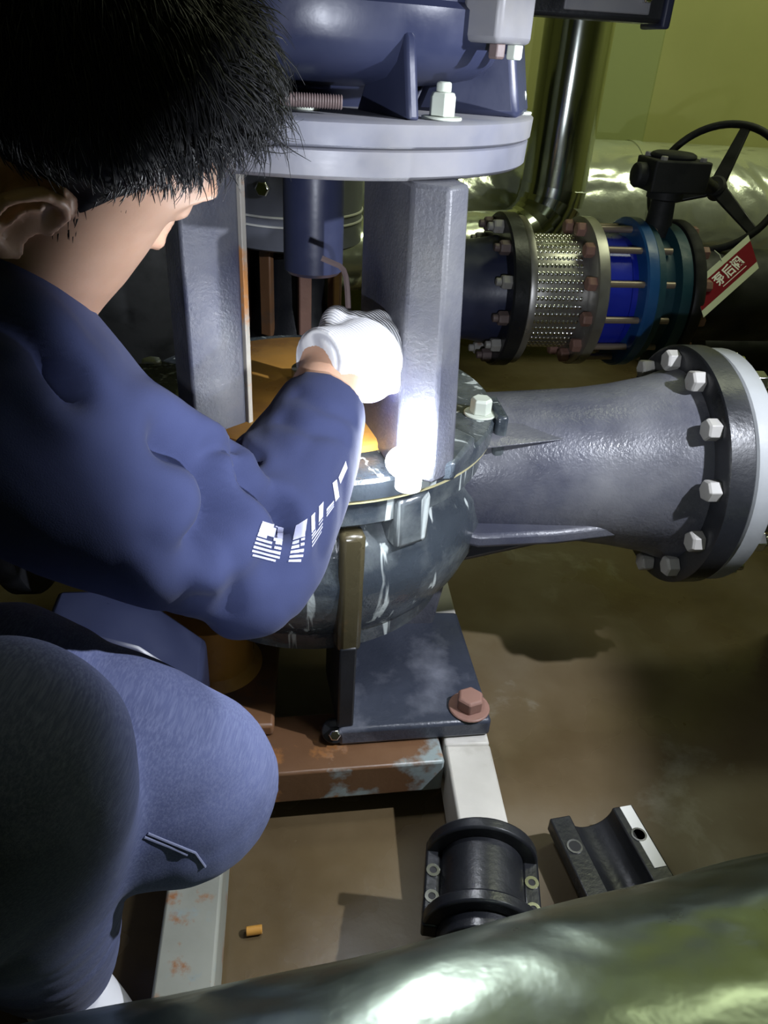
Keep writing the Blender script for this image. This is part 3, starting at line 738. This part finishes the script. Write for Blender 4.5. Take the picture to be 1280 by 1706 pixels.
# hand: frame d = wrist to knuckles, t = thumb side, n = back of the hand
hd_ = camdir(.60, .22, .76); ht = camdir(-.22, .95, -.05); ht = (ht-hd_*ht.dot(hd_)).normalized(); hn = ht.cross(hd_)
if hn.dot(fw) > 0: hn = -hn
hm_ = hd_.cross(ht)
W0 = P(561, 600, .815)
def hand(mb, W, d, t, n, g=1.0, grow=0):
    q = lambda a, b, c: W + d*a*g + t*b*g + n*c*g
    R3 = Matrix((d, t, n)).transposed()
    mb.tube([q(-.03,0,-.004), q(.0,0,0), q(.03,.002,.0), q(.06,.003,.002), q(.082,.002,.0)], [.028+grow,.031+grow,.037+grow,.040+grow,.034+grow], 24)
    mb.ball(q(.05,.028,-.004), .022+grow, (1.3,1,1), None, 16, R3); mb.ball(q(.05,-.026,-.004), .022+grow, (1.3,1,1), None, 16, R3)
    for b, ln, rr in ((.032,.042,.0105), (.011,.046,.0108), (-.011,.043,.0103), (-.031,.034,.0092)):
        k0 = q(.070,b,.012); k1 = q(.070+ln*.62, b*.96, -.010); k2 = q(.070+ln*.28, b*.92, -.042); k3 = q(.070-.018, b*.9, -.040); k4 = q(.040, b*.88, -.026)
        p, r = spline([(q(.045,b*.9,.010), rr+.003+grow), (k0, rr+.0025+grow), (k1, rr+grow), (k2, rr*.95+grow), (k3, rr*.88+grow), (k4, rr*.8+grow)], 4)
        mb.tube(p, r, 14); mb.ball(p[-1], r[-1]); mb.ball(k0, rr+.0035+grow)
    p, r = spline([(q(.012,.022,-.008), .017+grow), (q(.038,.046,-.018), .0145+grow), (q(.064,.048,-.036), .012+grow), (q(.078,.034,-.050), .010+grow)], 4)
    mb.tube(p, r, 14); mb.ball(p[-1], r[-1])
    return mb
hand(body, W0, hd_, ht, hn)
limb(body, [(wri, .028), (W0, .028)])
hand(body, wril, Vector((.85,-.5,-.15)).normalized(), Vector((.5,.86,0)).normalized(), Vector((.12,-.08,.99)).normalized())
me = remesh(body, 'body', .0036, 4)
me.transform(inv_m)
skin_o = link(me, 'body', M['skin'], mech, ang=180)
# glove
gl = MB(); hand(gl, W0, hd_, ht, hn, 1.0, .0032)
gl.tube([W0-hd_*.028-hn*.002, W0-hd_*.005, W0+hd_*.02], [.036,.036,.036], 28)
me = remesh(gl, 'glove', .0024, 10)
GI = Matrix((hd_, ht, hm_)).transposed().to_4x4(); GI.translation = W0
me.transform(GI.inverted())
glove = link(me, 'glove', M['glove'], mech, ang=180); glove.matrix_parent_inverse = Matrix(); glove.matrix_local = inv_m @ GI
glove['label'] = 'white knitted glove with blue coated fingers'
me.materials.append(M['coating'])
for p in me.polygons:
    c = p.center.copy(); c.z *= hm_.dot(hn)
    if (c.z < -.024 and c.x > .03) or (c.y < -.036 and c.z < .0 and c.x > .045): p.material_index = 1
# jacket
jk = MB()
limb(jk, [(nb, .105), (ch, .158), ((ch+J['pelvis'])/2, .160), (J['pelvis']+Vector((0,0,.06)), .150)])
limb(jk, [(nb*.5+J['shr']*.5, .10), (P(-40,640,.57), .100), (P(100,755,.595), .094), (P(220,826,.62), .084), (P(315,872,.65), .072), (P(372,900,.675), .060)], 6, 32)
limb(jk, [(P(330,930,.665), .050), (P(415,925,.70), .064), (P(462,845,.725), .064), (P(505,757,.762), .056), (P(529,704,.783), .048), (P(541,674,.798), .044)], 6, 32, False)
jk.ball(P(418,960,.70), .056); jk.ball(P(330,930,.665), .05)
limb(jk, [(nb*.6+shl*.4, .09), (shl, .09), ((shl+elbl)/2, .075), (elbl, .066), (wril+(elbl-wril)*.15, .045)])
# collar / hood roll around the neck
nk = HP(-.045,0,-.105); nd = (HP(-.04,0,-.03)-nb).normalized(); na = nd.orthogonal().normalized(); nb2 = nd.cross(na)
for k in range(18):
    a = 2*PI*k/18; jk.ball(nk - nd*.035 + (na*math.cos(a)+nb2*math.sin(a))*.072, .034)
limb(jk, [(P(5,490,.52), .03), (P(60,570,.53), .035), (P(85,650,.56), .06)])
limb(jk, [(P(-110,520,.52), .07), (P(-60,570,.53), .08), (P(0,640,.56), .085)])
me = remesh(jk, 'sweatshirt', .0048, 8)
sh_a, el_a = J['shr'], elb
def fold(co, n):
    p = co
    d = (p-elb).length
    k = math.exp(-(d/.13)**2)
    ang = noise.noise(p*9)*2
    f = (abs(noise.noise(Vector((p.x*26, p.y*13, p.z*9))))-.2)*.012*k
    f += noise.noise(p*14)*.0035 + noise.noise(p*5+Vector((3,1,2)))*.006
    return f
raw_bvh = BVHTree.FromPolygons([v.co.copy() for v in me.vertices], [tuple(p.vertices) for p in me.polygons])
creases = []
for px, dep, wid in (([(285,732),(322,745),(352,775),(368,815),(370,850),(356,885),(332,915)], .034, .015),
                     ([(398,778),(415,808),(440,838),(464,856),(478,880)], .026, .010),
                     ([(355,742),(392,752),(425,775)], .014, .007),
                     ([(0,520),(50,548),(88,580),(112,625),(125,660)], .022, .010),
                     ([(0,600),(60,610),(120,640)], .006, .008),
                     ([(382,930),(386,975),(380,1020)], .006, .009),
                     ([(250,900),(300,960),(330,1000)], .006, .012),
                     ([(180,690),(230,760),(250,830)], .004, .014),
                     ([(470,700),(520,722),(570,726)], .004, .008), ([(500,660),(545,688),(590,700)], .003, .007)):
    pts = []
    for a, b in zip(px[:-1], px[1:]):
        for i in range(5):
            h_ = raw_bvh.ray_cast(EYE, ray(a[0]+(b[0]-a[0])*i/5, a[1]+(b[1]-a[1])*i/5).normalized())
            if h_[0] is not None: pts.append(h_[0])
    if pts: creases.append((pts, dep, wid))
def fold2(co, n):
    f = fold(co, n)*.8
    for pts, dep, wid in creases:
        best = min((co-p).length_squared for p in pts)
        if best < (wid*5)**2:
            d = math.sqrt(best)
            f += -dep*math.exp(-(d/wid)**2) + dep*.22*math.exp(-((d-wid*2.3)/(wid*1.2))**2)
    return f
displace(me, fold2)
sm_ = bmesh.new(); sm_.from_mesh(me)
for _ in range(1): bmesh.ops.smooth_vert(sm_, verts=sm_.verts, factor=.4, use_axis_x=True, use_axis_y=True, use_axis_z=True)
sm_.to_mesh(me); sm_.free(); me.update()
bv_tree_me = me
jacket_bvh = BVHTree.FromPolygons([v.co.copy() for v in me.vertices], [tuple(p.vertices) for p in me.polygons])
me.transform(inv_m)
jacket = link(me, 'sweatshirt', M['jacket'], mech, ang=180)
# cuff rim of the sleeve
# printed letters on the sleeve: small patches lying on the cloth
def patch(polys, name):
    mb = MB()
    for q in polys:
        (a, b, c, d) = [Vector(p).to_3d() for p in q]; nu, nv = 8, 8; ids = []; vs = []; fs = []
        ok = True
        for j in range(nv+1):
            for i in range(nu+1):
                s, t = i/nu, j/nv
                p = (a*(1-s)+b*s)*(1-t) + (d*(1-s)+c*s)*t
                hit = jacket_bvh.ray_cast(EYE, ray(p.x, p.y).normalized())
                if hit[0] is None: ok = False; vs.append(None)
                else: vs.append(hit[0] + hit[1]*.0009)
        for j in range(nv):
            for i in range(nu):
                k = j*(nu+1)+i; f = (k, k+1, k+nu+2, k+nu+1)
                if all(vs[x] is not None for x in f) and max((vs[f[0]]-vs[f[2]]).length, (vs[f[1]]-vs[f[3]]).length) < .02: fs.append(f)
        vs = [v if v is not None else Vector((0,0,0)) for v in vs]
        if fs: mb.add(vs, fs)
    me = mb.mesh(name)
    bm = bmesh.new(); bm.from_mesh(me)
    bmesh.ops.delete(bm, geom=[v for v in bm.verts if not v.link_faces], context='VERTS')
    bm.to_mesh(me); bm.free(); me.transform(inv_m)
    return link(me, name, M['print'], jacket)
def rows_(tl, tr, br_, bl, spec):   # a slanted block cut by horizontal stripes; spec: (v0, v1, u0, u1)
    tl, tr, br_, bl = [Vector(p) for p in (tl, tr, br_, bl)]
    f = lambda u, v: (tl*(1-u)+tr*u)*(1-v) + (bl*(1-u)+br_*u)*v
    return [[f(u0_,v0), f(u1_,v0), f(u1_,v1), f(u0_,v1)] for v0, v1, u0_, u1_ in spec]
L1 = rows_((437,868),(474,880),(464,938),(416,926), [(0,.33,0,1),(.33,.42,.0,.35),(.33,.42,.62,1),(.46,.53,0,.60),(.42,.50,.72,1),(.58,.64,0,.62),(.56,.63,.72,1),(.69,.76,0,1),(.81,.87,0,1),(.92,.98,.06,.88)])
L2 = rows_((494,876),(512,864),(503,936),(480,936), [(0,.42,0,1),(.46,.54,0,.55),(.44,.50,.7,1),(.58,.65,0,.6),(.56,.62,.7,1),(.70,.77,0,1),(.82,.88,0,1),(.93,.99,0,.9)])
L3 = rows_((518,860),(538,838),(536,884),(519,912), [(.0,.55,0,.30),(-.05,.50,.62,1),(.60,.66,0,.36),(.56,.61,.62,1),(.70,.76,0,1),(.82,.88,0,1),(.94,.99,0,.9)])
L4 = rows_((543,848),(555,834),(555,845),(543,862), [(0,.34,0,1),(.45,.62,0,1),(.75,.95,0,1)])
L5 = rows_((553,805),(560,799),(564,828),(558,836), [(0,1,0,1)]) + rows_((563,796),(575,768),(578,780),(566,806), [(0,1,0,1)])
for i, L in enumerate((L1, L2, L3, L4, L5)): patch(L, 'printed_letter')
# jeans
jn = MB()
for h_, k_, a_, kr in (('hipr','kneer','ankr',.103), ('hipl','kneel','ankl',.090)):
    hh, kk_, aa = J[h_], J[k_], J[a_]
    if k_ == 'kneel':
        limb(jn, [(J['pelvis'], .13), (P(-90,1240,.64), .112), (P(60,1262,.66), .106), (P(180,1285,.67), .102), (kk_, .090)], 6, 30)
    else: limb(jn, [(J['pelvis'], .13), (hh, .118), ((hh*.5+kk_*.5)+(Vector((0,0,.005)) if k_ == 'kneer' else Vector((-.01,.05,.035))), .108), (kk_*.85+hh*.15, kr*.98), (kk_, kr*.88)], 6, 30)
    limb(jn, [(kk_, kr*.88), (kk_*.8+aa*.2, kr*.84), (kk_*.45+aa*.55, .072), (aa+Vector((0,0,.02)), .055)], 6, 30)
me = remesh(jn, 'jeans', .006, 10)
def jfold(p, n):
    return noise.noise(p*6)*.006 + (abs(noise.noise(Vector((p.x*9, p.y*9, p.z*26))))-.2)*.004
displace(me, jfold)
jeans_bvh = BVHTree.FromPolygons([v.co.copy() for v in me.vertices], [tuple(p.vertices) for p in me.polygons])
me.transform(inv_m)
jeans = link(me, 'jeans', M['jeans'], mech, ang=180)
seam = MB()
for row in ([(246,1388),(280,1402),(325,1420),(345,1448)], [(240,1394),(282,1410),(318,1426)]):
    pts = []
    for (a, b), (c, d) in zip(row[:-1], row[1:]):
        for i in range(6):
            h_ = jeans_bvh.ray_cast(EYE, ray(a+(c-a)*i/6, b+(d-b)*i/6).normalized())
            if h_[0] is not None: pts.append(inv_m @ (h_[0]+h_[1]*.0005))
    if len(pts) > 2: seam.tube(pts, .0011, 6)
if seam.v: seam.build('seam', M['seam'], jeans)
# shoes
for a_, fd in ((J['ankr'], Vector((.75,-.60,0)).normalized()), (J['ankl'], Vector((.9,.4,0)).normalized())):
    sh = MB(); dz = Vector((0,0,1))
    limb(sh, [(a_-fd*.05-dz*.045, .042), (a_+fd*.02-dz*.05, .046), (a_+fd*.10-dz*.056, .042), (a_+fd*.16-dz*.062, .034)])
    me = remesh(sh, 'shoe', .006, 4); me.transform(inv_m); so = link(me, 'shoe', M['shoe'], mech, ang=180)
    sl = MB(); sd = Vector((-fd.y, fd.x, 0)); ol = []
    for q in range(28):
        t_ = 2*PI*q/28; w_ = .040*(1-.15*math.cos(t_-.3))
        p_ = a_ + fd*(.055+.135*math.cos(t_)) + sd*w_*math.sin(t_); p_ = inv_m @ p_; ol.append((p_.x, p_.y))
    sl.prism(ol, .002, .026).build('sole', M['sole'], so, .004)
# hair: cap plus strands
cap = MB(); vsn = []
hm = head_mesh(MB(), .017)
hb = remesh(hm, 'hair', .0028, 3)
bm = bmesh.new(); bm.from_mesh(hb)
def hl(p):
    q = (p - HC)/HS; return q.dot(hf), q.dot(hr), q.dot(hu)
def hairline(f, r, u):   # True where hair grows
    a = abs(r)
    lim = -.05
    if f > .075: lim = .080
    elif f > .060: lim = .062 + (f-.060)*1.3
    elif f > .022: lim = .006 + (f-.022)*1.5
    elif f > .006: lim = -.010
    elif f > -.042: lim = .014
    else: lim = -.06
    return u > lim
bmesh.ops.delete(bm, geom=[f for f in bm.faces if not hairline(*hl(f.calc_center_median()))], context='FACES')
edge = [v.co.copy() for v in bm.verts if any(len(e.link_faces) == 1 for e in v.link_edges)]
from mathutils import kdtree
kd = kdtree.KDTree(len(edge))
for i, p in enumerate(edge): kd.insert(p, i)
kd.balance(); bm.normal_update()
for v in bm.verts:
    d_ = kd.find(v.co)[2]; k_ = max(0, 1 - d_/.045)
    v.co = v.co - v.normal*.018*HS*k_*k_*(3-2*k_)
for _ in range(6): bmesh.ops.smooth_vert(bm, verts=bm.verts, factor=.5, use_axis_x=True, use_axis_y=True, use_axis_z=True)
bm.normal_update()
bm.to_mesh(hb)
roots = [(v.co.copy(), v.normal.copy()) for v in bm.verts]
bm.free()
hb.transform(inv_m)
hair = link(hb, 'hair', M['scalp'], mech, ang=180)
st = MB(); random.seed(3)
crown = HP(-.05, 0, .12)
vs = []; fs = []
for i in range(10000):
    p, n = random.choice(roots)
    f_, r_, u_ = hl(p)
    flow = (p - crown); flow = (flow - n*flow.dot(n))
    if flow.length < 1e-5: continue
    flow.normalize()
    jit = Vector((random.gauss(0,1), random.gauss(0,1), random.gauss(0,1)))*.17
    clump = Vector((noise.noise(p*38), noise.noise(p*38+Vector((9,2,1))), noise.noise(p*38+Vector((1,7,3)))))*.9
    front = max(0, min(1, (f_-.0)/.07)) * max(0, min(1, (u_-.03)/.05))
    ln = random.uniform(.016,.030) + front*random.uniform(.006,.024)
    low = max(0, min(1, (.085-u_)/.05)) if f_ > -.02 else 0
    ln *= 1 - .60*low
    lift = .30 + front*.55 + random.uniform(-.1,.25)
    d_ = (flow + n*lift + jit + clump*(.3+.7*front)).normalized()
    pts = [p - n*.002]
    for k in range(4):
        pts.append(pts[-1] + d_*ln/4)
        d_ = (d_ - n*(.20+.10*front) + flow*.08 + Vector((0,0,-.05)) + jit*.12 + clump*.12*front).normalized()
    k0 = len(vs); w_ = random.uniform(.0006,.0011)
    for q, pp in enumerate(pts):
        s1 = d_.cross(n).normalized(); s2 = d_.cross(s1)
        ww = w_*(1-q/4.6)
        vs += [pp + s1*ww, pp - s1*ww*.5 + s2*ww*.86, pp - s1*ww*.5 - s2*ww*.86]
    for q in range(4):
        for e in range(3):
            g_ = (e+1) % 3; fs.append((k0+q*3+e, k0+q*3+g_, k0+q*3+3+g_, k0+q*3+3+e))
me = bpy.data.meshes.new('hair_strands'); me.from_pydata([inv_m @ v for v in vs], [], fs); me.update()
hs_ = link(me, 'hair_strands', M['hair'], hair, ang=180); hs_['kind'] = 'stuff'
# hex key held in the glove
kt = [P(536,430,.855), P(552,437,.857), P(566,443,.859), P(573,450,.86), P(577,462,.86), P(579,480,.86), P(581,520,.86), P(585,580,.862), P(592,650,.868)]
key = MB().tube(kt, .0034, 6).build('hex_key', M['keysteel'], None, ang=30)
tag(key, 'bent L shaped steel hex key gripped in the white glove', 'hex key')
